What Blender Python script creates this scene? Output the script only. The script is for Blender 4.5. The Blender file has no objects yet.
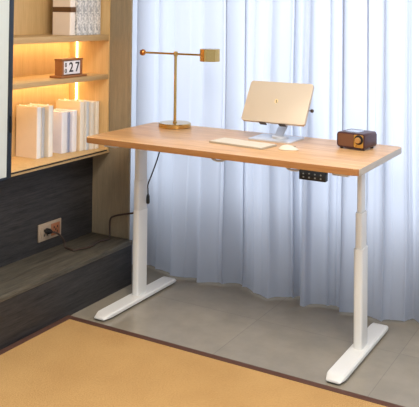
import bpy, bmesh, math, random
from mathutils import Vector, Matrix
from mathutils import noise as mnoise
random.seed(7)
S = bpy.context.scene
COL = S.collection
PI = math.pi

# ------------------------------------------------------------------ materials
def lin(c):
    return tuple(((v/255)/12.92 if v/255 <= .04045 else ((v/255+.055)/1.055)**2.4) for v in c) + (1,)

class NT:
    def __init__(s, name):
        s.m = bpy.data.materials.new(name); s.m.use_nodes = True
        s.t = s.m.node_tree; s.n = s.t.nodes; s.l = s.t.links
        s.b = s.n['Principled BSDF']; s.out = s.n['Material Output']
    def node(s, typ, **kw):
        n = s.n.new(typ)
        for k, v in kw.items():
            if k in n.inputs: n.inputs[k].default_value = v
            else: setattr(n, k, v)
        return n
    def link(s, a, b): s.l.new(a, b)

def plain(name, rgb, rough=.5, metal=0., spec=.5, bump=0., bscale=200., emit=None, estr=0, var=0.):
    k = NT(name); b = k.b
    b.inputs['Base Color'].default_value = lin(rgb)
    b.inputs['Roughness'].default_value = rough
    b.inputs['Metallic'].default_value = metal
    b.inputs['Specular IOR Level'].default_value = spec
    tc = k.node('ShaderNodeTexCoord')
    nz = k.node('ShaderNodeTexNoise', Scale=bscale, Detail=3.)
    k.link(tc.outputs['Object'], nz.inputs['Vector'])
    if var:
        mx = k.node('ShaderNodeMix', data_type='RGBA')
        c = lin(rgb)
        mx.inputs[6].default_value = tuple(v*(1-var) for v in c[:3]) + (1,)
        mx.inputs[7].default_value = tuple(min(1, v*(1+var)) for v in c[:3]) + (1,)
        k.link(nz.outputs['Fac'], mx.inputs[0]); k.link(mx.outputs[2], b.inputs['Base Color'])
    if bump:
        bp = k.node('ShaderNodeBump', Strength=bump, Distance=.002)
        k.link(nz.outputs['Fac'], bp.inputs['Height']); k.link(bp.outputs['Normal'], b.inputs['Normal'])
    if emit:
        b.inputs['Emission Color'].default_value = lin(emit)
        b.inputs['Emission Strength'].default_value = estr
    return k.m

def wood(name, c1, c2, axis='X', rough=.45, scale=1., spec=.4, contrast=1., coat=0.):
    """fine straight grain running along the given axis"""
    k = NT(name)
    tc = k.node('ShaderNodeTexCoord'); mp = k.node('ShaderNodeMapping')
    long_, short = 1.6*scale, 26*scale
    sc = {'X': (long_, short, short), 'Y': (short, long_, short), 'Z': (short, short, long_)}[axis]
    mp.inputs['Scale'].default_value = sc
    k.link(tc.outputs['Object'], mp.inputs['Vector'])
    n1 = k.node('ShaderNodeTexNoise', Scale=1.3, Detail=5., Roughness=.65, Distortion=.3)
    n2 = k.node('ShaderNodeTexNoise', Scale=6., Detail=4., Roughness=.7)
    k.link(mp.outputs['Vector'], n1.inputs['Vector']); k.link(mp.outputs['Vector'], n2.inputs['Vector'])
    ad = k.node('ShaderNodeMath', operation='ADD'); k.link(n1.outputs['Fac'], ad.inputs[0]); k.link(n2.outputs['Fac'], ad.inputs[1])
    cr = k.node('ShaderNodeValToRGB')
    w = .22/contrast
    cr.color_ramp.elements[0].position = .5-w; cr.color_ramp.elements[1].position = .5+w
    cr.color_ramp.elements[0].color = lin(c1); cr.color_ramp.elements[1].color = lin(c2)
    hf = k.node('ShaderNodeMath', operation='MULTIPLY'); hf.inputs[1].default_value = .5
    k.link(ad.outputs[0], hf.inputs[0]); k.link(hf.outputs[0], cr.inputs['Fac'])
    k.link(cr.outputs['Color'], k.b.inputs['Base Color'])
    k.b.inputs['Roughness'].default_value = rough
    k.b.inputs['Specular IOR Level'].default_value = spec
    k.b.inputs['Coat Weight'].default_value = coat
    bp = k.node('ShaderNodeBump', Strength=.15, Distance=.001)
    k.link(hf.outputs[0], bp.inputs['Height']); k.link(bp.outputs['Normal'], k.b.inputs['Normal'])
    return k.m

M = {}
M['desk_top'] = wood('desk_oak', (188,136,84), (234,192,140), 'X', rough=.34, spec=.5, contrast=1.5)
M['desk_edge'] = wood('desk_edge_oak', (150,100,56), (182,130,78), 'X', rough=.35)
M['desk_end'] = wood('pale_desk_end', (176,164,148), (200,190,174), 'Y', rough=.4)  # paler grain for the right end face of the desktop
M['case'] = wood('bookcase_oak', (196,160,106), (222,190,138), 'Z', rough=.5)
M['shelf'] = wood('shelf_oak', (172,142,98), (196,166,120), 'Y', rough=.5)
M['dark'] = wood('dark_stained_oak', (20,22,25), (70,68,68), 'Y', rough=.45, scale=2., spec=.4, contrast=1.3)
M['darktop'] = wood('weathered_dark_oak', (44,43,39), (116,110,96), 'Y', rough=.5, scale=1.6, contrast=1.4)
M['linen'] = wood('linen_panel', (128,114,92), (162,146,118), 'Z', rough=.7, scale=2.2)
M['white'] = plain('white_powder_coat', (232,232,228), .38, bump=.05, bscale=900)
M['cream'] = plain('cream_column', (226,224,214), .4)
M['alu'] = plain('brushed_aluminium', (214,216,220), .3, metal=.5)
M['laptop'] = plain('champagne_aluminium', (210,194,172), .5, metal=.1, spec=.5)
M['laptop_dark'] = plain('dark_rubber_trim', (70,60,52), .6)
M['key'] = plain('white_keys', (228,218,198), .5)
M['kbd'] = plain('keyboard_shell', (182,168,148), .4, metal=.2)
M['black'] = plain('black_plastic', (18,18,20), .35)
M['blackframe'] = plain('dark_blue_grey_frame', (48,58,68), .4, metal=.4)
M['glasspanel'] = plain('pale_frosted_door', (205,213,208), .3)
M['brass'] = plain('aged_brass', (206,172,108), .14, metal=1., bump=.02)
M['copper'] = plain('copper_ball', (196,124,62), .3, metal=.9)
M['radiowood'] = wood('walnut', (54,30,34), (84,48,48), 'X', rough=.35)
M['grille'] = plain('brown_grille', (112,72,48), .6, var=.2, bscale=900)
M['radiogold'] = plain('gold_radio_panel', (206,160,78), .35, metal=.6)
M['outlet'] = plain('copper_outlet_plate', (166,148,128), .45, metal=.05)
M['outlet2'] = plain('copper_socket', (160,104,72), .4, metal=.2)
M['cable_black'] = plain('black_cable', (26,24,24), .5)
M['cable_brown'] = plain('brown_cable', (66,52,44), .5)
M['marks'] = plain('pale_button_marks', (112,112,110), .5)
M['ink'] = plain('ink', (24,24,34), .6)
M['paper'] = plain('clock_paper', (238,236,240), .6)
M['clockwood'] = wood('clock_wood', (134,84,46), (164,108,62), 'Y', rough=.5)
M['led'] = plain('warm_led', (255,214,150), .5, emit=(255,220,158), estr=15)
M['bulb'] = plain('warm_bulb', (255,230,200), .5, emit=(255,206,150), estr=14)
M['ceilpaint'] = plain('ceiling_paint', (238,236,232), .8)
M['wallpaint'] = plain('wall_paint', (206,200,192), .8)
M['ceilfill'] = plain('ceiling_fill_diffuser', (255,250,240), .5, emit=(255,244,228), estr=4)  # glowing face of the added ceiling fill lights
M['border'] = plain('brown_rug_binding', (88,56,42), .8, bump=.4, bscale=1200, var=.15)
M['clip'] = plain('white_cable_clip', (210,205,196), .5)

def book_mat(name, rgb, var=.05):
    return plain(name, rgb, .6, var=var, bscale=30)
# marbled slipcases
def marble():
    k = NT('marbled_paper')
    tc = k.node('ShaderNodeTexCoord'); mp = k.node('ShaderNodeMapping'); mp.inputs['Scale'].default_value = (1,1,.5)
    k.link(tc.outputs['Object'], mp.inputs['Vector'])
    n = k.node('ShaderNodeTexNoise', Scale=95., Detail=4., Distortion=1.2); k.link(mp.outputs[0], n.inputs['Vector'])
    cr = k.node('ShaderNodeValToRGB'); cr.color_ramp.elements[0].position = .42; cr.color_ramp.elements[1].position = .56
    cr.color_ramp.elements[0].color = lin((166,168,170)); cr.color_ramp.elements[1].color = lin((226,225,222))
    k.link(n.outputs['Fac'], cr.inputs[0]); k.link(cr.outputs[0], k.b.inputs['Base Color']); k.b.inputs['Roughness'].default_value = .6
    return k.m
M['marble'] = marble()
def rug_mat():
    k = NT('tan_sisal_weave')
    tc = k.node('ShaderNodeTexCoord')
    mp = k.node('ShaderNodeMapping'); mp.inputs['Scale'].default_value = (1,1,1); k.link(tc.outputs['Object'], mp.inputs['Vector'])
    wv = k.node('ShaderNodeTexWave', Scale=110., Distortion=1., Detail=2.); wv.bands_direction = 'X'
    wv2 = k.node('ShaderNodeTexWave', Scale=110., Distortion=1., Detail=2.); wv2.bands_direction = 'Y'
    nz = k.node('ShaderNodeTexNoise', Scale=230., Detail=4., Roughness=.7)
    big = k.node('ShaderNodeTexNoise', Scale=4., Detail=2.)
    for w in (wv, wv2, nz, big): k.link(mp.outputs[0], w.inputs['Vector'])
    a = k.node('ShaderNodeMath', operation='MULTIPLY'); k.link(wv.outputs['Fac'], a.inputs[0]); k.link(wv2.outputs['Fac'], a.inputs[1])
    b = k.node('ShaderNodeMath', operation='MULTIPLY_ADD'); k.link(a.outputs[0], b.inputs[0]); b.inputs[1].default_value = .35; k.link(nz.outputs['Fac'], b.inputs[2])
    c = k.node('ShaderNodeMath', operation='MULTIPLY_ADD'); k.link(big.outputs['Fac'], c.inputs[0]); c.inputs[1].default_value = .3; k.link(b.outputs[0], c.inputs[2])
    cr = k.node('ShaderNodeValToRGB'); cr.color_ramp.elements[0].position = .5; cr.color_ramp.elements[1].position = .88
    cr.color_ramp.elements[0].color = lin((164,124,74)); cr.color_ramp.elements[1].color = lin((212,172,114))
    k.link(c.outputs[0], cr.inputs[0]); k.link(cr.outputs[0], k.b.inputs['Base Color'])
    k.b.inputs['Roughness'].default_value = .9
    k.b.inputs['Specular IOR Level'].default_value = .15
    bp = k.node('ShaderNodeBump', Strength=.5, Distance=.003); k.link(b.outputs[0], bp.inputs['Height']); k.link(bp.outputs[0], k.b.inputs['Normal'])
    return k.m
M['rug'] = rug_mat()
def floor_mat():
    k = NT('grey_stone_tile')
    tc = k.node('ShaderNodeTexCoord')
    mp = k.node('ShaderNodeMapping'); mp.inputs['Location'].default_value = (-.052, .24, 0)
    k.link(tc.outputs['Object'], mp.inputs['Vector'])
    br = k.node('ShaderNodeTexBrick', Scale=1.)
    br.offset = 0; br.inputs['Mortar Size'].default_value = .0014; br.inputs['Mortar Smooth'].default_value = .1
    br.inputs['Brick Width'].default_value = .6; br.inputs['Row Height'].default_value = .6; br.inputs['Bias'].default_value = 0
    br.inputs['Color1'].default_value = lin((148,140,125)); br.inputs['Color2'].default_value = lin((164,155,138)); br.inputs['Mortar'].default_value = lin((136,128,115))
    k.link(mp.outputs[0], br.inputs['Vector'])
    nz = k.node('ShaderNodeTexNoise', Scale=5., Detail=6., Roughness=.6); k.link(tc.outputs['Object'], nz.inputs['Vector'])
    mr = k.node('ShaderNodeMapRange'); mr.inputs['From Min'].default_value = .3; mr.inputs['From Max'].default_value = .7
    mr.inputs['To Min'].default_value = .86; mr.inputs['To Max'].default_value = 1.12; k.link(nz.outputs['Fac'], mr.inputs['Value'])
    mx = k.node('ShaderNodeVectorMath', operation='SCALE'); k.link(br.outputs['Color'], mx.inputs[0]); k.link(mr.outputs[0], mx.inputs['Scale'])
    k.link(mx.outputs[0], k.b.inputs['Base Color'])
    k.b.inputs['Roughness'].default_value = .2; k.b.inputs['Specular IOR Level'].default_value = .6
    return k.m
M['floor'] = floor_mat()
def curtain_mat():
    k = NT('sheer_curtain')
    k.n.remove(k.b)
    d = k.node('ShaderNodeBsdfDiffuse'); t = k.node('ShaderNodeBsdfTranslucent')
    d.inputs['Color'].default_value = lin((174,180,194)); t.inputs['Color'].default_value = lin((214,220,230))
    tc = k.node('ShaderNodeTexCoord'); mp = k.node('ShaderNodeMapping'); mp.inputs['Scale'].default_value = (300, 300, 40)
    k.link(tc.outputs['Object'], mp.inputs['Vector'])
    nz = k.node('ShaderNodeTexNoise', Scale=1., Detail=2.); k.link(mp.outputs[0], nz.inputs['Vector'])
    bp = k.node('ShaderNodeBump', Strength=.12, Distance=.001); k.link(nz.outputs['Fac'], bp.inputs['Height'])
    k.link(bp.outputs[0], d.inputs['Normal'])
    mx = k.node('ShaderNodeMixShader'); mx.inputs[0].default_value = .55
    k.link(d.outputs[0], mx.inputs[1]); k.link(t.outputs[0], mx.inputs[2]); k.link(mx.outputs[0], k.out.inputs['Surface'])
    return k.m
M['curtain'] = curtain_mat()
def pane_mat():
    k = NT('window_glass'); k.n.remove(k.b)
    a = k.node('ShaderNodeBsdfTransparent'); g = k.node('ShaderNodeBsdfGlossy'); g.inputs['Roughness'].default_value = .02
    mx = k.node('ShaderNodeMixShader'); mx.inputs[0].default_value = .06
    k.link(a.outputs[0], mx.inputs[1]); k.link(g.outputs[0], mx.inputs[2]); k.link(mx.outputs[0], k.out.inputs['Surface'])
    return k.m
M['pane'] = pane_mat()

# ------------------------------------------------------------------ helpers
def link(name, bm, mat, parent=None, smooth=False, loc=None):
    me = bpy.data.meshes.new(name)
    bmesh.ops.recalc_face_normals(bm, faces=bm.faces)
    bm.to_mesh(me); bm.free()
    for m in (mat if isinstance(mat, (list, tuple)) else [mat]): me.materials.append(m)
    if smooth:
        for p in me.polygons: p.use_smooth = True
        try: me.set_sharp_from_angle(angle=math.radians(40))
        except Exception: pass
    o = bpy.data.objects.new(name, me); COL.objects.link(o)
    if parent: o.parent = parent
    if loc: o.location = loc
    return o

def empty(name, loc, label, cat, group=None, rotz=0):
    o = bpy.data.objects.new(name, None); COL.objects.link(o)
    o.location = loc; o.rotation_euler = (0, 0, rotz); o.empty_display_size = .05
    tag(o, label, cat, group); return o
def tag(o, label=None, cat=None, group=None, kind=None):
    if label: o['label'] = label
    if cat: o['category'] = cat
    if group: o['group'] = group
    if kind: o['kind'] = kind
    return o

def box(bm, a, b, bev=0., seg=2, mi=0):
    """axis-aligned box from corner a to corner b, edges rounded by bev"""
    vs = bmesh.ops.create_cube(bm, size=1)['verts']
    c = [(a[i]+b[i])/2 for i in range(3)]; s = [abs(b[i]-a[i]) for i in range(3)]
    for v in vs: v.co = Vector((v.co.x*s[0]+c[0], v.co.y*s[1]+c[1], v.co.z*s[2]+c[2]))
    fs = set(f for v in vs for f in v.link_faces)
    for f in fs: f.material_index = mi
    if bev:
        es = list(set(e for v in vs for e in v.link_edges))
        r = bmesh.ops.bevel(bm, geom=es, offset=bev, segments=seg, affect='EDGES', profile=.5)
        for f in r['faces']: f.material_index = mi
    return vs
def bx(name, a, b, mat, parent=None, bev=0., seg=2):
    bm = bmesh.new(); box(bm, a, b, bev, seg); return link(name, bm, mat, parent, smooth=bev > 0)

def rounded_poly(w, d, r, n=8):
    """corner-rounded rectangle outline from (0,0) to (w,d)"""
    pts = []
    for cx, cy, a0 in ((w-r, r, -PI/2), (w-r, d-r, 0), (r, d-r, PI/2), (r, r, PI)):
        for i in range(n+1):
            a = a0+i*PI/2/n; pts.append((cx+r*math.cos(a), cy+r*math.sin(a)))
    return pts
def prism(bm, pts, z0, z1, bev=0., seg=2, axis='z'):
    def mk(p, h):
        return {'z': (p[0], p[1], h), 'y': (p[0], h, p[1]), 'x': (h, p[0], p[1])}[axis]
    lo = [bm.verts.new(mk(p, z0)) for p in pts]; hi = [bm.verts.new(mk(p, z1)) for p in pts]
    n = len(pts)
    fb = bm.faces.new(lo[::-1]); ft = bm.faces.new(hi)
    for i in range(n): bm.faces.new((lo[i], lo[(i+1) % n], hi[(i+1) % n], hi[i]))
    if bev:
        es = list(ft.edges)+list(fb.edges)
        bmesh.ops.bevel(bm, geom=es, offset=bev, segments=seg, affect='EDGES', profile=.5)
def lathe(bm, prof, n=40, M4=None):
    rings = []
    for r, z in prof:
        ring = []
        for i in range(n):
            a = 2*PI*i/n; v = Vector((max(r, 1e-5)*math.cos(a), max(r, 1e-5)*math.sin(a), z))
            if M4: v = M4 @ v
            ring.append(bm.verts.new(v))
        rings.append(ring)
    for a, b in zip(rings, rings[1:]):
        for i in range(n): bm.faces.new((a[i], a[(i+1) % n], b[(i+1) % n], b[i]))
    bm.faces.new(rings[0][::-1]); bm.faces.new(rings[-1])
def catmull(P, n=8):
    P = [Vector(p) for p in P]; Q = [P[0]*2-P[1]]+P+[P[-1]*2-P[-2]]; out = []
    for i in range(1, len(Q)-2):
        for k in range(n):
            t = k/n; a, b, c, d = Q[i-1], Q[i], Q[i+1], Q[i+2]
            out.append(.5*((2*b)+(c-a)*t+(2*a-5*b+4*c-d)*t*t+(3*b-a-3*c+d)*t**3))
    out.append(P[-1]); return out
def tube(bm, P, r, n=10, smooth=True, k=8):
    P = catmull(P, k) if smooth else [Vector(p) for p in P]
    rings = []; up = Vector((0, 0, 1))
    for i, p in enumerate(P):
        t = (P[min(i+1, len(P)-1)]-P[max(i-1, 0)]).normalized()
        if abs(t.dot(up)) > .98: up = Vector((1, .3, 0)).normalized()
        u = t.cross(up).normalized(); v = t.cross(u).normalized(); up = -v if v.dot(up) < 0 else v
        rings.append([bm.verts.new(p+u*math.cos(2*PI*j/n)*r+v*math.sin(2*PI*j/n)*r) for j in range(n)])
    for a, b in zip(rings, rings[1:]):
        for j in range(n): bm.faces.new((a[j], a[(j+1) % n], b[(j+1) % n], b[j]))
    bm.faces.new(rings[0][::-1]); bm.faces.new(rings[-1])
def text_mesh(name, s, size, mat, parent, mat4, depth=.0006):
    cu = bpy.data.curves.new(name, 'FONT'); cu.body = s; cu.size = size; cu.extrude = depth
    cu.align_x = 'CENTER'; cu.align_y = 'CENTER'; cu.offset = size*.012
    tmp = bpy.data.objects.new('tmp', cu); COL.objects.link(tmp)
    bpy.context.view_layer.update()
    me = bpy.data.meshes.new_from_object(tmp.evaluated_get(bpy.context.evaluated_depsgraph_get()))
    bpy.data.objects.remove(tmp); me.transform(mat4); me.materials.clear(); me.materials.append(mat)
    o = bpy.data.objects.new(name, me); COL.objects.link(o); o.parent = parent; return o

# ------------------------------------------------------------------ the room
YP = .425            # face of the upright end panel beside the bench
def struct(o): o['kind'] = 'structure'; return o
bm = bmesh.new(); box(bm, (-.75, -4.2, -.1), (4.2, 1.05, 0)); struct(link('floor', bm, M['floor']))
bm = bmesh.new(); box(bm, (-.75, -4.2, 0), (-.47, 1.05, 2.6)); struct(link('wall_left', bm, M['wallpaint']))
bm = bmesh.new(); box(bm, (-.75, -4.2, 2.6), (4.2, 1.05, 2.7)); struct(link('ceiling', bm, M['ceilpaint']))
# window wall: masonry below the sill, beside and above the opening
WX0, WX1, WZ0, WZ1, WY = -.3, 3.6, .36, 2.4, .86
bm = bmesh.new()
box(bm, (-.47, WY, 0), (4.2, 1.05, WZ0)); box(bm, (-.47, WY, WZ1), (4.2, 1.05, 2.6))
box(bm, (-.47, WY, WZ0), (WX0, 1.05, WZ1)); box(bm, (WX1, WY, WZ0), (4.2, 1.05, WZ1))
struct(link('wall_back', bm, M['wallpaint']))
win = struct(bpy.data.objects.new('window_1', None)); COL.objects.link(win); win.location = ((WX0+WX1)/2, .93, WZ0)
def local(o, bm):
    bmesh.ops.translate(bm, verts=bm.verts, vec=-o.location); return bm
bm = bmesh.new()
fw = .05
box(bm, (WX0, .91, WZ0), (WX1, .97, WZ0+fw)); box(bm, (WX0, .91, WZ1-fw), (WX1, .97, WZ1))
for x in (WX0, .30, 1.62, WX1-fw):
    box(bm, (x, .91, WZ0), (x+fw, .97, WZ1))
link('window_frame', local(win, bm), M['white'], win)
bm = bmesh.new(); box(bm, (WX0+.01, .937, WZ0+.02), (WX1-.01, .941, WZ1-.02)); link('window_pane', local(win, bm), M['pane'], win)

# end panel with linen-like grain
struct(bx('trim_1', (-.47, YP, 0), (-.064, YP+.010, 2.6), M['linen']))
# dark timber panelling behind the bench
struct(bx('trim_2', (-.47, -2.6, 0), (-.283, YP-.001, .605), M['dark']))

# ------------------------------------------------------------------ bench / plinth
ben = empty('storage_bench', (-.16, -1., 0), 'long low dark timber bench with a weathered top along the side wall', 'bench')
def P2(o, name, a, b, mat, bev=0.):
    bm = bmesh.new(); box(bm, a, b, bev); bmesh.ops.translate(bm, verts=bm.verts, vec=-o.location)
    return link(name, bm, mat, o, smooth=bev > 0)
P2(ben, 'body', (-.28, -2.6, 0), (-.04, YP-.004, .186), M['dark'])
P2(ben, 'bench_top', (-.281, -2.6, .186), (-.037, YP-.003, .2065), M['darktop'], .0015)

# ------------------------------------------------------------------ bookcase
XF, XB = -.187, -.43
YS = .412
bc = empty('bookcase', (-.3, .08, .606), 'oak bookcase with glowing shelves mounted above the dark panelling', 'bookcase')
P2(bc, 'back_panel', (XB-.02, -1.4, .606), (XB, YS+.008, 2.4), M['case'])
sp = P2(bc, 'side_panel', (XB, YS, .606), (XF, YP-.003, 2.4), M['case'])
P2(bc, 'divider', (XB, -.275, .606), (XF-.004, -.248, 2.4), M['case'])
P2(bc, 'shelf', (XB, -.245, 1.149), (XF, YS, 1.176), M['shelf'], .001)
P2(bc, 'shelf', (XB, -.245, .962), (XF, YS, .984), M['shelf'], .001)
P2(bc, 'shelf', (XB, -.245, .612), (XF-.004, YS, .623), M['case'], .001)
P2(bc, 'shadow_gap_strip', (XF-.004, -.245, .6145), (XF-.001, YP-.003, .6195), M['black'])
P2(bc, 'edge_strip', (XF-.006, -1.4, .606), (XF+.004, YP-.002, .6135), M['shelf'])
P2(bc, 'top_panel', (XB, -1.4, 2.38), (XF, YS, 2.4), M['shelf'])
for z in (1.1485, .9615):
    P2(bc, 'led_strip', (XB+.036, -.24, z-.004), (XB+.060, YS-.015, z), M['led'])
P2(bc, 'led_strip', (-.384, YS-.005, .987), (-.378, YS-.0005, 1.138), M['led'])
P2(bc, 'led_strip', (-.384, YS-.005, .70), (-.378, YS-.0005, .95), M['led'])
door = P2(bc, 'door', (XF+.002, -1.4, .612), (XF+.010, -.279, 2.38), M['glasspanel'])
P2(bc, 'door_frame', (XF+.0, -.279, .606), (XF+.012, -.2535, 2.39), M['blackframe'], .001)
P2(bc, 'door_frame', (XF+.005, -1.4, .6025), (XF+.012, -.2795, .6115), M['blackframe'])
P2(bc, 'door_handle', (XF+.012, -.268, .79), (XF+.020, -.260, .86), M['black'], .003)

# ------------------------------------------------------------------ books, lower shelf
ZS = .6232
def book(y0, y1, xs, depth, h, rgb, label, spine=None, tabs=0, z=ZS, group='books on the lowest shelf', name='book', cat='book', mat=None, band=None):
    """a standing book: cover wrapped round a page block, spine towards the room"""
    xb = xs-depth
    o = empty(name, (0, 0, 0), label, cat, group); o.location = ((xs+xb)/2, (y0+y1)/2, z)
    m = mat or book_mat('cover_%d' % rgb[0], rgb)
    th = min(.0035, (y1-y0)*.18); bm = bmesh.new()
    box(bm, (xb, y0, z), (xs, y0+th, z+h), .0008, 1); box(bm, (xb, y1-th, z), (xs, y1, z+h), .0008, 1)
    link('cover', local(o, bm), m, o)
    bm = bmesh.new(); r = (y1-y0)/2
    pts = [(xs-.003, y0+.0004), (xs+.002, y0+.0004+r*.25), (xs+.0035, y0+r), (xs+.002, y1-.0004-r*.25), (xs-.003, y1-.0004)]
    prism(bm, pts, z+.0005, z+h-.0005)
    link('spine', local(o, bm), book_mat('spine_%d' % (spine or rgb)[0], spine or rgb) if not mat else mat, o)
    bm = bmesh.new(); box(bm, (xb+.004, y0+th, z+.003), (xs-.003, y1-th, z+h-.003))
    link('page_block', local(o, bm), M['paper'], o)
    if tabs:
        for k in range(tabs):
            xx = xb+.012+(depth-.03)*k/max(1, tabs-1); yy = y0+(y1-y0)*random.uniform(.3, .7)
            bm = bmesh.new(); box(bm, (xx-.006, yy-.0012, z+h-.01), (xx+.006, yy+.0012, z+h+random.uniform(.003, .008)), .0008, 1)
            link('page_tab', local(o, bm), M['paper'], o)
    if band:
        bm = bmesh.new(); box(bm, (xb-.0008, y0-.0008, z+band[0]), (xs+.0042, y1+.0004, z+band[1]))
        link('paper_band', local(o, bm), band[2], o)
    return o
SX = -.278
book(.029, .058, -.296, .125, .232, (232,216,196), 'thick cream book standing beside the dark door frame', (240,242,242), tabs=4)
book(.060, .082, -.296, .12, .228, (222,212,198), 'grey-spined book wedged between two pale books near the door frame', (186,190,196))
book(.090, .122, -.280, .13, .232, (232,222,206), 'cream book with a white spine, third from the dark door frame', (242,240,232), tabs=3)
book(.190, .230, -.287, .13, .193, (232,228,238), 'shorter lilac-white book, first of the low pair in the middle of the row', (236,238,244))
book(.232, .247, -.285, .12, .189, (190,196,214), 'thin blue-grey book squeezed inside the low middle group', (146,156,182))
book(.249, .282, -.272, .13, .195, (234,232,240), 'shorter white book standing beside the tall book with page tabs', (242,242,246))
book(.292, .325, -.262, .150, .233, (236,212,178), 'tall cream book with page tabs, behind the low white books', (240,234,222), tabs=5)
book(.327, .349, -.252, .14, .231, (226,222,214), 'tall light grey spined book next to the tabbed cream book', (200,208,216), tabs=2)
book(.351, .378, -.243, .14, .229, (230,220,206), 'tall book with a pale sand spine, second from the shelf end panel', (228,222,210))
book(.380, .407, -.236, .14, .228, (230,216,196), 'tall ivory book touching the end panel, partly behind the desk corner', (234,226,210))
# upper shelf
ZT = 1.1762
book(.185, .222, -.243, .105, .26, (238,222,204), 'upright cream slipcase with a brown paper band on the top shelf', (240,230,218), z=ZT, name='slipcase', cat='slipcase', group=None,
     band=(.108, .132, plain('brown_band', (98,66,34), .6, var=.3, bscale=60)))
yy = .226
for k, (w, lb) in enumerate(((.040, 'grey marbled slipcase touching the cream banded one'), (.045, 'grey marbled slipcase, second from the cream banded one'),
                             (.046, 'grey marbled slipcase, third from the cream banded one'), (.046, 'grey marbled slipcase standing against the bookcase end panel'))):
    book(yy, yy+w, -.232-.002*(k % 2), .14, .258-.004*(k % 2), (200,200,200), lb, z=ZT, name='slipcase', cat='slipcase', group='marbled slipcases on the top shelf', mat=M['marble'])
    yy += w+.001

# calendar block
ZC = .9845
ck = empty('desk_calendar', (-.235, .178, ZC), 'wooden perpetual calendar block showing 27 on the lit middle shelf', 'calendar')
P2(ck, 'base', (-.275, .085, ZC), (-.205, .270, ZC+.010), M['clockwood'], .002)
bm = bmesh.new()
y0, y1, z0, z1 = .106, .252, ZC+.010, ZC+.078
box(bm, (-.262, y0, z0), (-.218, y0+.013, z1), .001, 1); box(bm, (-.262, y1-.013, z0), (-.218, y1, z1), .001, 1)
box(bm, (-.262, y0-.004, z1), (-.218, y1+.004, z1+.008), .001, 1); box(bm, (-.262, y0+.013, z0), (-.256, y1-.013, z1))
link('frame', local(ck, bm), M['clockwood'], ck)
cards = [(.1195, .150), (.1515, .194), (.1955, .2385)]
for a, b in cards:
    P2(ck, 'card', (-.255, a, z0+.004), (-.222, b, z1-.003), M['paper'], .001)
R = Matrix(((0, 0, 1, 0), (1, 0, 0, 0), (0, 1, 0, 0), (0, 0, 0, 1)))   # text x -> +Y, text y -> +Z, facing +X
def txt(s, y, z, size, x, o=ck, name='digit'):
    return text_mesh(name, s, size, M['ink'], o, Matrix.Translation(Vector((x, y, z))-o.location) @ R)
txt('2', .173, z0+.034, .062, -.2212); txt('7', .217, z0+.034, .062, -.2212)
txt('8', .135, z0+.047, .028, -.2212); txt('0', .135, z0+.020, .028, -.2212)

# ------------------------------------------------------------------ socket and power lead
so = empty('power_outlet', (-.283, .106, .25), 'copper-toned double power outlet set in the dark panelling above the bench', 'power outlet')
P2(so, 'cover_plate', (-.2825, .030, .252), (-.274, .184, .330), M['outlet'], .003)
for ya in (.045, .112):
    s = P2(so, 'socket', (-.2745, ya, .264), (-.271, ya+.058, .318), M['outlet2'] if ya > .1 else M['outlet'], .0012)
    bm = bmesh.new()
    for dy, dz in ((.018, .036), (.040, .036), (.018, .014), (.040, .014), (.029, .024)):
        box(bm, (-.2712, ya+dy-.003, .264+dz-.005), (-.2704, ya+dy+.003, .264+dz+.005))
    link('slots', local(so, bm), M['black'], s)
pl = empty('power_cable', (-.262, .074, .297), 'dark power lead plugged into the outlet, trailing over the bench and up behind the desk', 'cable')
bm = bmesh.new(); lathe(bm, [(.011, 0), (.013, .004), (.012, .022), (.006, .034)], 16, Matrix.Translation((0, 0, 0)) @ Matrix.Rotation(PI/2, 4, 'Y'))
link('plug', bm, M['black'], pl, True, loc=None)
for o in pl.children: o.location = (-.0075, 0, 0)
bm = bmesh.new()
tube(bm, [(-.232, .076, .296), (-.222, .100, .285), (-.226, .145, .245), (-.222, .150, .2135), (-.190, .140, .2124), (-.158, .135, .2124), (-.150, .165, .2124), (-.130, .215, .2124), (-.145, .29, .2124), (-.135, .345, .2124),
          (-.145, .382, .2125), (-.148, .388, .235), (-.145, .385, .275), (-.135, .378, .305), (-.110, .375, .320), (-.06, .376, .335), (.0, .378, .350), (.04, .382, .365), (.062, .385, .40), (.040, .385, .62), (.040, .38, .690)], .0045, 8)
link('lead', local(pl, bm), M['cable_brown'], pl, True)
cb = tag(None, None) if False else None
cc = empty('desk_cable', (.2, .27, .70), 'black cable hanging from under the desktop beside the white column', 'cable')
bm = bmesh.new(); tube(bm, [(.228, .252, .727), (.216, .262, .69), (.176, .30, .63), (.150, .30, .565), (.129, .30, .515), (.128, .30, .49), (.129, .30, .468)], .0032, 8)
link('lead', local(cc, bm), M['cable_black'], cc, True)
bm = bmesh.new(); lathe(bm, [(.003, .0), (.0075, .004), (.0085, .015), (.0075, .036), (.004, .045)], 14)
link('connector', bm, M['black'], cc, True).location = Vector((.129, .30, .425))-cc.location

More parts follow.
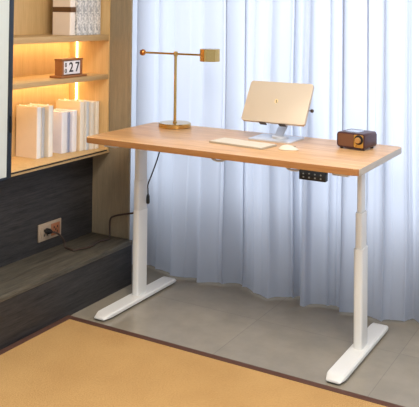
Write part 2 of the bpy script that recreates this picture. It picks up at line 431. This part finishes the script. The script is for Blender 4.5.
# ------------------------------------------------------------------ standing desk
DW, DD, DZ, DT = 1.208, .548, .7537, .024
desk = empty('standing_desk', (.6, .27, 0), 'long height-adjustable desk with an oak top and two white lifting columns', 'desk')
bm = bmesh.new(); prism(bm, rounded_poly(DW, DD, .022), DZ-DT, DZ, .0025, 2)
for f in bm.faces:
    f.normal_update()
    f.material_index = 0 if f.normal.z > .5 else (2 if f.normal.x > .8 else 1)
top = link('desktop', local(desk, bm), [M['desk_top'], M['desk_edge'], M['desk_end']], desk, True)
def foot(xc):
    yf, yb = -.012, .552; w = .035; h = .026
    bm = bmesh.new()
    # side profile with raked ends, extruded across the width then rounded
    rows = [(yf, .014, .024), (yf+.004, .016, .027), (yf+.034, h, w-.001), (yf+.050, h, w), (yb-.040, h, w), (yb-.018, h-.001, w-.001), (yb-.003, .017, .030), (yb, .014, .028)]
    sec = []
    for y, z, hw in rows:
        c = .005
        sec.append([bm.verts.new((xc+x, y, zz)) for x, zz in ((-hw+.002, .008), (-hw, .010), (-hw, max(.011, z-c)), (-hw+c, z), (hw-c, z), (hw, max(.011, z-c)), (hw, .010), (hw-.002, .008))])
    for a, b in zip(sec, sec[1:]):
        for i in range(8): bm.faces.new((a[i], a[(i+1) % 8], b[(i+1) % 8], b[i]))
    bm.faces.new(sec[0][::-1]); bm.faces.new(sec[-1])
    f = link('foot', local(desk, bm), M['white'], desk, True)
    bm = bmesh.new()
    bm.free()
    for y in (yf+.03, yb-.03):
        bm = bmesh.new(); lathe(bm, [(.017, 0), (.018, .002), (.018, .009)], 20, Matrix.Translation((xc, y, 0)))
        link('foot_pad', local(desk, bm), M['black'], f, True)
    return f
for i, (xc, cx) in enumerate(((.100, .097), (1.122, 1.121))):
    foot(xc)
    for nm, w, d, z0, z1, mt in (('base_stage', .034, .080, .026, .40, M['white']), ('middle_stage', .030 if i == 0 else .027, .075 if i == 0 else .066, .40, .535, M['white']), ('top_stage', .027 if i == 0 else .019, .070 if i == 0 else .050, .535, .712, M['white'])):
        bm = bmesh.new(); prism(bm, [(cx-w/2+p[0], .288-d/2+p[1]) for p in rounded_poly(w, d, min(w, d)*.34, 6)], z0, z1, .001, 1)
        link(nm, local(desk, bm), mt, desk, True)
    P2(desk, 'mounting_bracket', (cx-.03, .05, .712), (cx+.03, .50, DZ-DT), M['white'], .002)
P2(desk, 'crossbeam', (.118, .265, .700), (1.10, .345, .722), M['white'], .003)
# handset under the front edge
hs = P2(desk, 'control_panel', (.985, -.004, .695), (1.087, .022, .7295), M['black'], .003)
bm = bmesh.new()
hs_marks = []
for r_, zz in enumerate((.7185, .7055)):
    for c_ in range(4):
        xx = 1.003+c_*.022
        if r_ == 0 and c_ < 2:      # up and down arrows
            s = 1 if c_ == 0 else -1
            prism(bm, [(xx-.004, zz-.003*s), (xx+.004, zz-.003*s), (xx, zz+.003*s)][::s], -.0046, -.0040, axis='y')
        else:
            prism(bm, [(xx-.003+p[0], zz-.0028+p[1]) for p in rounded_poly(.006, .0056, .0015, 2)], -.0046, -.0040, axis='y')
link('button_marks', local(desk, bm), M['marks'], hs)
for xx in (.64, .955):
    bm = bmesh.new(); tube(bm, [(xx-.032, .022, .7285), (xx-.02, .02, .722), (xx, .018, .7195), (xx+.02, .02, .722), (xx+.032, .022, .7285)], .0042, 8)
    link('cable_clip', local(desk, bm), M['clip'], desk, True)

# ------------------------------------------------------------------ lamp
LX, LY = .166, .462
lp = empty('desk_lamp', (LX, LY, DZ), 'brass desk lamp with a round base, straight arm and drum shade', 'lamp')
def LT(name, prof, mat, M4=None, n=40):
    bm = bmesh.new(); lathe(bm, prof, n, M4); return link(name, bm, mat, lp, True)
base = LT('base', [(.072, 0), (.076, .002), (.076, .018), (.073, .021), (.0, .021)], M['brass'], n=56)
LT('pole', [(.010, .021), (.010, .025), (.0068, .028), (.0068, .332), (.0068, .338)], M['brass'], n=20)
LT('joint', [(.0, -.013), (.009, -.011), (.0105, 0), (.009, .011), (.0, .013)], M['brass'], Matrix.Translation((0, 0, .341)), 24)
RY = Matrix.Rotation(PI/2, 4, 'Y')
LT('arm', [(.0048, -.178), (.0048, .138)], M['brass'], Matrix.Translation((0, 0, .341)) @ RY, 16)
LT('counterweight', [(.0, -.012), (.011, -.011), (.0145, -.006), (.0155, 0), (.0145, .006), (.011, .011), (.0, .012)], M['copper'], Matrix.Translation((-.186, 0, .341)) @ Matrix.Rotation(PI/2, 4, 'X') @ Matrix.Rotation(.5, 4, 'X'), 28)
sc_, sr = .183, .0465
LT('shade', [(sr-.004, -.027), (sr, -.027), (sr, .028), (sr-.002, .030), (.004, .030), (.004, .027), (sr-.004, .026), (sr-.004, -.027)], M['brass'], Matrix.Translation((sc_, 0, .341)), 56)
LT('bulb', [(.0, .004), (.022, .004), (.026, .010), (.022, .022), (.0, .024)], M['bulb'], Matrix.Translation((sc_, 0, .341)), 28)

# ------------------------------------------------------------------ laptop on stand
st = empty('laptop_stand', (.70, .42, DZ), 'silver laptop stand with a flat plate and hinged arm on the oak desk', 'laptop stand')
bm = bmesh.new(); prism(bm, [(p[0]-.095, p[1]-.08) for p in rounded_poly(.195, .165, .012, 5)], 0, .006, .0015, 2)
link('base_plate', bm, M['alu'], st, True)
bm = bmesh.new(); lathe(bm, [(.034, .006), (.036, .008), (.036, .016), (.030, .019), (.0, .019)], 36, Matrix.Translation((.02, .005, 0)))
link('swivel', bm, M['alu'], st, True)
# supporting arm: lower link leaning towards the window, then to the tray hinge
def slab(p0, p1, w, t, bm):
    p0, p1 = Vector(p0), Vector(p1); d = (p1-p0).normalized(); n = Vector((1, 0, 0)); u = d.cross(n).normalized()
    vs = [bm.verts.new(p+n*a*w/2+u*b*t/2) for p in (p0, p1) for a, b in ((-1, -1), (1, -1), (1, 1), (-1, 1))]
    bm.faces.new(vs[3::-1]); bm.faces.new(vs[4:])
    for i in range(4): bm.faces.new((vs[i], vs[(i+1) % 4], vs[4+(i+1) % 4], vs[4+i]))
    bmesh.ops.bevel(bm, geom=bm.edges[:], offset=.002, segments=2, affect='EDGES')
bm = bmesh.new(); slab((.02, -.012, .016), (.02, .062, .075), .040, .009, bm); link('arm', bm, M['alu'], st, True)
bm = bmesh.new(); lathe(bm, [(.009, -.026), (.010, -.024), (.010, .024), (.009, .026)], 20, Matrix.Translation((.02, .062, .078)) @ RY); link('hinge', bm, M['alu'], st, True)
bm = bmesh.new(); slab((.02, .062, .082), (.02, -.003, .119), .032, .008, bm); link('upper_arm', bm, M['alu'], st, True)
# tray/laptop share a tilted frame: local x along the desk, local y up the slope
tilt = math.atan2(.162, .103)
F = Matrix.Translation((.708, .360, .833)) @ Matrix.Rotation(tilt, 4, 'X')
FI = st.location
def tilted(parent, name, a, b, mat, bev=.001, corner=0.):
    bm = bmesh.new()
    if corner:
        w, d = b[0]-a[0], b[1]-a[1]
        prism(bm, [(a[0]+p[0], a[1]+p[1]) for p in rounded_poly(w, d, corner, 6)], a[2], b[2], bev, 2)
    else: box(bm, a, b, bev)
    bm.transform(Matrix.Translation(-parent.location) @ F); return link(name, bm, mat, parent, True)
tilted(st, 'tray', (-.115, .004, -.0215), (.115, .150, -.0175), M['alu'], .001, .012)
tilted(st, 'ledge', (-.06, -.0055, -.0215), (-.03, -.0012, -.004), M['laptop_dark'], .001)
tilted(st, 'ledge', (.03, -.0055, -.0215), (.06, -.0012, -.004), M['laptop_dark'], .001)
lt = empty('laptop', (.703, .37, .833), 'slim champagne-coloured closed laptop leaning on the silver stand, lid outward', 'laptop')
LW, LH = .292, .190
tilted(lt, 'lid', (-LW/2, 0, -.0065), (LW/2, LH, 0), M['laptop'], .0016, .010)
tilted(lt, 'base', (-LW/2+.0005, .0005, -.0162), (LW/2-.0005, LH-.0005, -.0085), M['laptop'], .0016, .010)
tilted(lt, 'hinge', (-LW/2+.012, .001, -.0088), (LW/2-.012, LH-.004, -.0062), M['laptop_dark'], .0005)
# emblem: pale oval with a small stem mark
bm = bmesh.new(); lathe(bm, [(.0100, 0), (.0100, .0004)], 28, Matrix.Translation((-.004, LH*.52, .0)) @ Matrix.Diagonal((.85, 1.1, 1, 1)))
bm.transform(Matrix.Translation(-lt.location) @ F); link('emblem', bm, plain('pale_gold_emblem', (250,226,176), .3, metal=.3), lt)
bm = bmesh.new()
box(bm, (-.0045, LH*.52-.0055, .0004), (-.0015, LH*.52+.0065, .0008)); box(bm, (-.0045, LH*.52-.0065, .0004), (.0025, LH*.52-.0035, .0008))
bm.transform(Matrix.Translation(-lt.location) @ F); link('emblem_mark', bm, plain('emblem_brown', (120,92,58), .4), lt)
# knob at the side of the tray
bm = bmesh.new(); lathe(bm, [(.004, 0), (.007, .004), (.007, .012), (.005, .014)], 16, Matrix.Translation((.115, .075, -.0185)) @ RY @ Matrix.Translation((0, 0, .035)))
bm2 = bmesh.new(); lathe(bm, [(.002, .012), (.002, .040)], 10, Matrix.Translation((.112, .075, -.0195)) @ RY)
bm2.free(); bm.transform(Matrix.Translation(-st.location) @ F); link('side_knob', bm, M['laptop_dark'], st, True)

# ------------------------------------------------------------------ keyboard, mouse
kb = empty('keyboard', (.640, .226, DZ), 'thin cream keyboard lying on the desk in front of the laptop stand', 'keyboard', rotz=-.12)
bm = bmesh.new(); prism(bm, [(p[0]-.131, p[1]-.059) for p in rounded_poly(.262, .118, .008, 5)], 0, .006, .0012, 2)
link('body', bm, M['kbd'], kb, True)
bm = bmesh.new()
for r_ in range(5):
    n = 13; x = -.126; w = .252/13.0
    for c_ in range(n):
        if r_ == 0 and 4 <= c_ <= 8:
            if c_ == 4: box(bm, (x+4*w+.001, -.054, .006), (x+9*w-.001, -.054+.0185, .0082), .0006, 1)
            continue
        box(bm, (x+c_*w+.001, -.054+r_*.0215, .006), (x+(c_+1)*w-.001, -.054+r_*.0215+.0185, .0082), .0006, 1)
kk = link('keys', bm, M['key'], kb); kk['kind'] = 'stuff'
ms = empty('computer_mouse', (.850, .212, DZ), 'small pale mouse lying on the desk between the keyboard and the wooden radio', 'mouse', rotz=-1.3)
bm = bmesh.new(); NX, NY = 14, 12; g = []
for i in range(NX+1):
    row = []
    for j in range(NY*2):
        a = 2*PI*j/(NY*2); rr = i/NX
        px = .040*rr*math.copysign(abs(math.cos(a))**.8, math.cos(a)); py = .024*rr*math.copysign(abs(math.sin(a))**.8, math.sin(a))
        row.append(bm.verts.new((py, px, .004+.016*(1-rr**2.6)*(1-.25*(px/.040)))))
    g.append(row)
for i in range(1, NX):
    for j in range(NY*2): bm.faces.new((g[i][j], g[i][(j+1) % (NY*2)], g[i+1][(j+1) % (NY*2)], g[i+1][j]))
bot = [bm.verts.new((v.co.x*.92, v.co.y*.92, 0)) for v in g[NX]]
for j in range(NY*2): bm.faces.new((g[NX][j], g[NX][(j+1) % (NY*2)], bot[(j+1) % (NY*2)], bot[j]))
bm.faces.new(bot[::-1]); bm.faces.new(g[1]); 
for v in g[0]: bm.verts.remove(v)
link('shell', bm, M['key'], ms, True)
bm = bmesh.new(); box(bm, (-.0018, .018, .0130), (.0018, .029, .0180), .0008, 2); link('scroll_wheel', bm, M['kbd'], ms, True)

# ------------------------------------------------------------------ radio
ra = empty('radio', (.990, .374, DZ), 'small walnut radio with a gold dial panel near the desk end', 'radio', rotz=-.16)
RW, RD, RH = .122, .105, .060
bm = bmesh.new(); prism(bm, [(p[0], p[1]+.006) for p in rounded_poly(RW, RH, .010, 6)], 0, RD, .003, 2, axis='y')
link('cabinet', bm, M['radiowood'], ra, True)
bm = bmesh.new(); prism(bm, [(p[0]+.007, p[1]+.012) for p in rounded_poly(.066, RH-.012, .005, 5)], -.0015, .001, axis='y'); link('speaker_grille', bm, M['grille'], ra)
bm = bmesh.new(); prism(bm, [(p[0]+.076, p[1]+.011) for p in rounded_poly(.041, RH-.010, .005, 5)], -.002, .001, .0005, 1, axis='y'); dp = link('dial_panel', bm, M['radiogold'], ra)
RX = Matrix.Rotation(PI/2, 4, 'X')
bm = bmesh.new(); lathe(bm, [(.019, 0), (.019, .002), (.016, .003)], 30, Matrix.Translation((.098, -.0018, .042)) @ RX); link('dial_ring', bm, M['black'], dp, True)
bm = bmesh.new(); lathe(bm, [(.0115, 0), (.0115, .009), (.010, .011), (.0, .011)], 30, Matrix.Translation((.097, -.004, .041)) @ RX); link('dial_knob', bm, plain('gold_knob', (206,156,92), .35, metal=.5), dp, True)
bm = bmesh.new(); lathe(bm, [(.004, 0), (.004, .003)], 14, Matrix.Translation((.086, -.0018, .018)) @ RX); link('button', bm, M['brass'], dp, True)
bm = bmesh.new(); prism(bm, [(p[0]+.022, p[1]+.02) for p in rounded_poly(.062, .06, .010, 6)], RH+.0055, RH+.0075, axis='z'); link('top_plate', bm, plain('silver_radio_plate', (190,196,208), .25, metal=.7), ra)
for a, b in ((.014, .014), (.108, .014), (.014, .09), (.108, .09)):
    bm = bmesh.new(); lathe(bm, [(.006, 0), (.007, .002), (.006, .0065)], 14, Matrix.Translation((a, b, 0))); link('foot', bm, M['black'], ra, True)

# ------------------------------------------------------------------ rug
RX0, RY1 = -.034, -.046
rg = empty('area_rug', (1.2, -1.5, 0), 'large flat tan woven rug with a dark brown bound edge', 'rug')
bm = bmesh.new(); box(bm, (RX0+.030, -3.3, 0), (3.4, RY1-.030, .009)); link('woven_field', local(rg, bm), M['rug'], rg)
bm = bmesh.new()
box(bm, (RX0, -3.33, 0), (RX0+.030, RY1, .0105), .002); box(bm, (RX0+.030, RY1-.030, 0), (3.4, RY1, .0105), .002)
box(bm, (3.4, -3.33, 0), (3.43, RY1, .0105), .002); box(bm, (RX0+.030, -3.33, 0), (3.4, -3.3, .0105), .002)
link('binding', local(rg, bm), M['border'], rg, True)

# ------------------------------------------------------------------ curtain
bot = [(-.35, .63), (-.16, .60), (-.076, .632), (.02, .60), (.117, .578), (.19, .61), (.25, .572), (.32, .60), (.403, .64), (.49, .60), (.575, .562), (.64, .60), (.705, .640), (.735, .560), (.80, .60), (.865, .628), (.93, .60), (.98, .592),
       (1.03, .62), (1.067, .582), (1.12, .60), (1.174, .626), (1.20, .66), (1.227, .674), (1.29, .60), (1.38, .65), (1.47, .58), (1.56, .65), (1.65, .59), (1.75, .66), (1.86, .58), (1.97, .65), (2.08, .59), (2.2, .65), (2.32, .58), (2.45, .64), (2.6, .60)]
def bcurve(x):
    for (a, ya), (b, yb) in zip(bot, bot[1:]):
        if x <= b:
            t = (x-a)/(b-a); t = t*t*(3-2*t); return ya+(yb-ya)*t
    return bot[-1][1]
# gathered cloth: each pleat has its own width, depth and lean, and turns back under itself
pleats = []; u_ = -.40
while u_ < 2.7:
    w_ = random.choice((.05, .07, .10, .13, .15))*random.uniform(.85, 1.15); pleats.append((u_, w_, random.uniform(.35, .95), random.uniform(-.22, .22))); u_ += w_
def cloth(u, z):
    t = max(0, min(1, z/1.4))
    for a, w, d, ln in pleats:
        if a <= u < a+w: break
    ph = (u-a)/w
    sh = math.sin(PI*ph)**2                              # one bulge per pleat, towards the room
    fade = .80+.20*t
    x = u+w*(.25*math.sin(2*PI*ph)*d + ln*sh)*fade + .012*mnoise.noise(Vector((u*2.5, z*1.1, 4)))
    y = .640+(bcurve(u)-.606)*(1.15-.5*t) - .046*d*fade*(sh-.5)
    y += .007*mnoise.noise(Vector((u*11, z*2.6, 0)))*(1.4-t)
    return x, y-.016*(1-t)**2
def curtain_strip(bm, x0, x1, n, zs, off=0.):
    g = []
    for z in zs:
        row = []
        for i in range(n+1):
            u = x0+(x1-x0)*i/n
            px, py = cloth(u, z); row.append(bm.verts.new((px, py+off, z)))
        g.append(row)
    for a, b in zip(g, g[1:]):
        for i in range(n): bm.faces.new((a[i], a[i+1], b[i+1], b[i]))
ct = empty('curtain', (.9, .63, .012), 'full-length sheer white pleated curtain across the window behind the desk', 'curtain')
bm = bmesh.new(); curtain_strip(bm, -.33, 2.5, 1100, [.012+.0988*k for k in range(26)])
link('fabric', local(ct, bm), M['curtain'], ct, True)
bm = bmesh.new(); curtain_strip(bm, -.33, 2.5, 1100, [.052, .0545], -.0010)
link('hem_stitching', local(ct, bm), M['curtain'], ct, True)
cr = empty('curtain_rail', (.9, .63, 2.53), 'white ceiling rail that carries the curtain', 'curtain rail')
P2(cr, 'rail', (-.35, .61, 2.53), (2.55, .65, 2.56), M['white'])
P2(cr, 'bracket', (.4, .615, 2.56), (.44, .645, 2.60), M['white']); P2(cr, 'bracket', (1.9, .615, 2.56), (1.94, .645, 2.60), M['white'])

# ------------------------------------------------------------------ lights
def area(name, loc, rot, sx, sy, power, rgb):
    l = bpy.data.lights.new(name, 'AREA'); l.shape = 'RECTANGLE'; l.size = sx; l.size_y = sy; l.energy = power; l.color = lin(rgb)[:3]
    o = bpy.data.objects.new(name, l); COL.objects.link(o); o.location = loc; o.rotation_euler = rot; return o
P_WIN, P_CEIL = 112, 40
area('window_daylight', ((WX0+WX1)/2, 1.6, 1.5), (-PI/2, 0, 0), 4.4, 2.4, P_WIN, (236,243,255))
for i, (x, y) in enumerate(((1.3, -1.0), (2.9, -2.2))):  # two unseen ceiling lights, added as warm fill for the room
    area('ceiling_fill_lamp', (x, y, 2.52), (0, 0, 0), .9, .9, P_CEIL, (255,246,234))
    cl = empty('ceiling_fill_light', (x, y, 2.53), 'unseen square ceiling light added over the rug as room fill' if i == 0 else 'unseen square ceiling light added over the far end of the rug as room fill', 'ceiling light')
    P2(cl, 'housing', (x-.47, y-.47, 2.54), (x+.47, y+.47, 2.60), M['white']); P2(cl, 'diffuser', (x-.45, y-.45, 2.53), (x+.45, y+.45, 2.54), M['ceilfill'])
w = bpy.data.worlds.new('daylight'); S.world = w; w.use_nodes = True
w.node_tree.nodes['Background'].inputs[0].default_value = (.80, .88, 1, 1); w.node_tree.nodes['Background'].inputs[1].default_value = .8

# ------------------------------------------------------------------ camera
f, yaw, pitch, roll, sx, sy = 773.1731, .5386, .024, -.0116, -18.7271, -211.8044
c, s = math.cos(yaw), math.sin(yaw)
R3 = Matrix(((c, s, 0), (-s, c, 0), (0, 0, 1)))
cp, sp_ = math.cos(pitch), math.sin(pitch)
R3 = Matrix(((1, 0, 0), (0, cp, sp_), (0, -sp_, cp))) @ R3
cr_, sr_ = math.cos(roll), math.sin(roll)
R3 = Matrix(((cr_, 0, -sr_), (0, 1, 0), (sr_, 0, cr_))) @ R3      # rows: right, forward, up
cam = bpy.data.cameras.new('camera'); co = bpy.data.objects.new('camera', cam); COL.objects.link(co)
m = Matrix((R3[0], R3[2], -R3[1])).transposed().to_4x4(); m.translation = (2.0825, -2.6148, 1.2995)
co.matrix_world = m
cam.sensor_width = 36; cam.lens = f*36/419; cam.shift_x = -sx/419; cam.shift_y = sy/419; cam.clip_start = .05
S.camera = co
S.view_settings.view_transform = 'Standard'; S.view_settings.look = 'None'; S.view_settings.gamma = 1; S.view_settings.use_curve_mapping = False
S.view_settings.exposure = 0.0
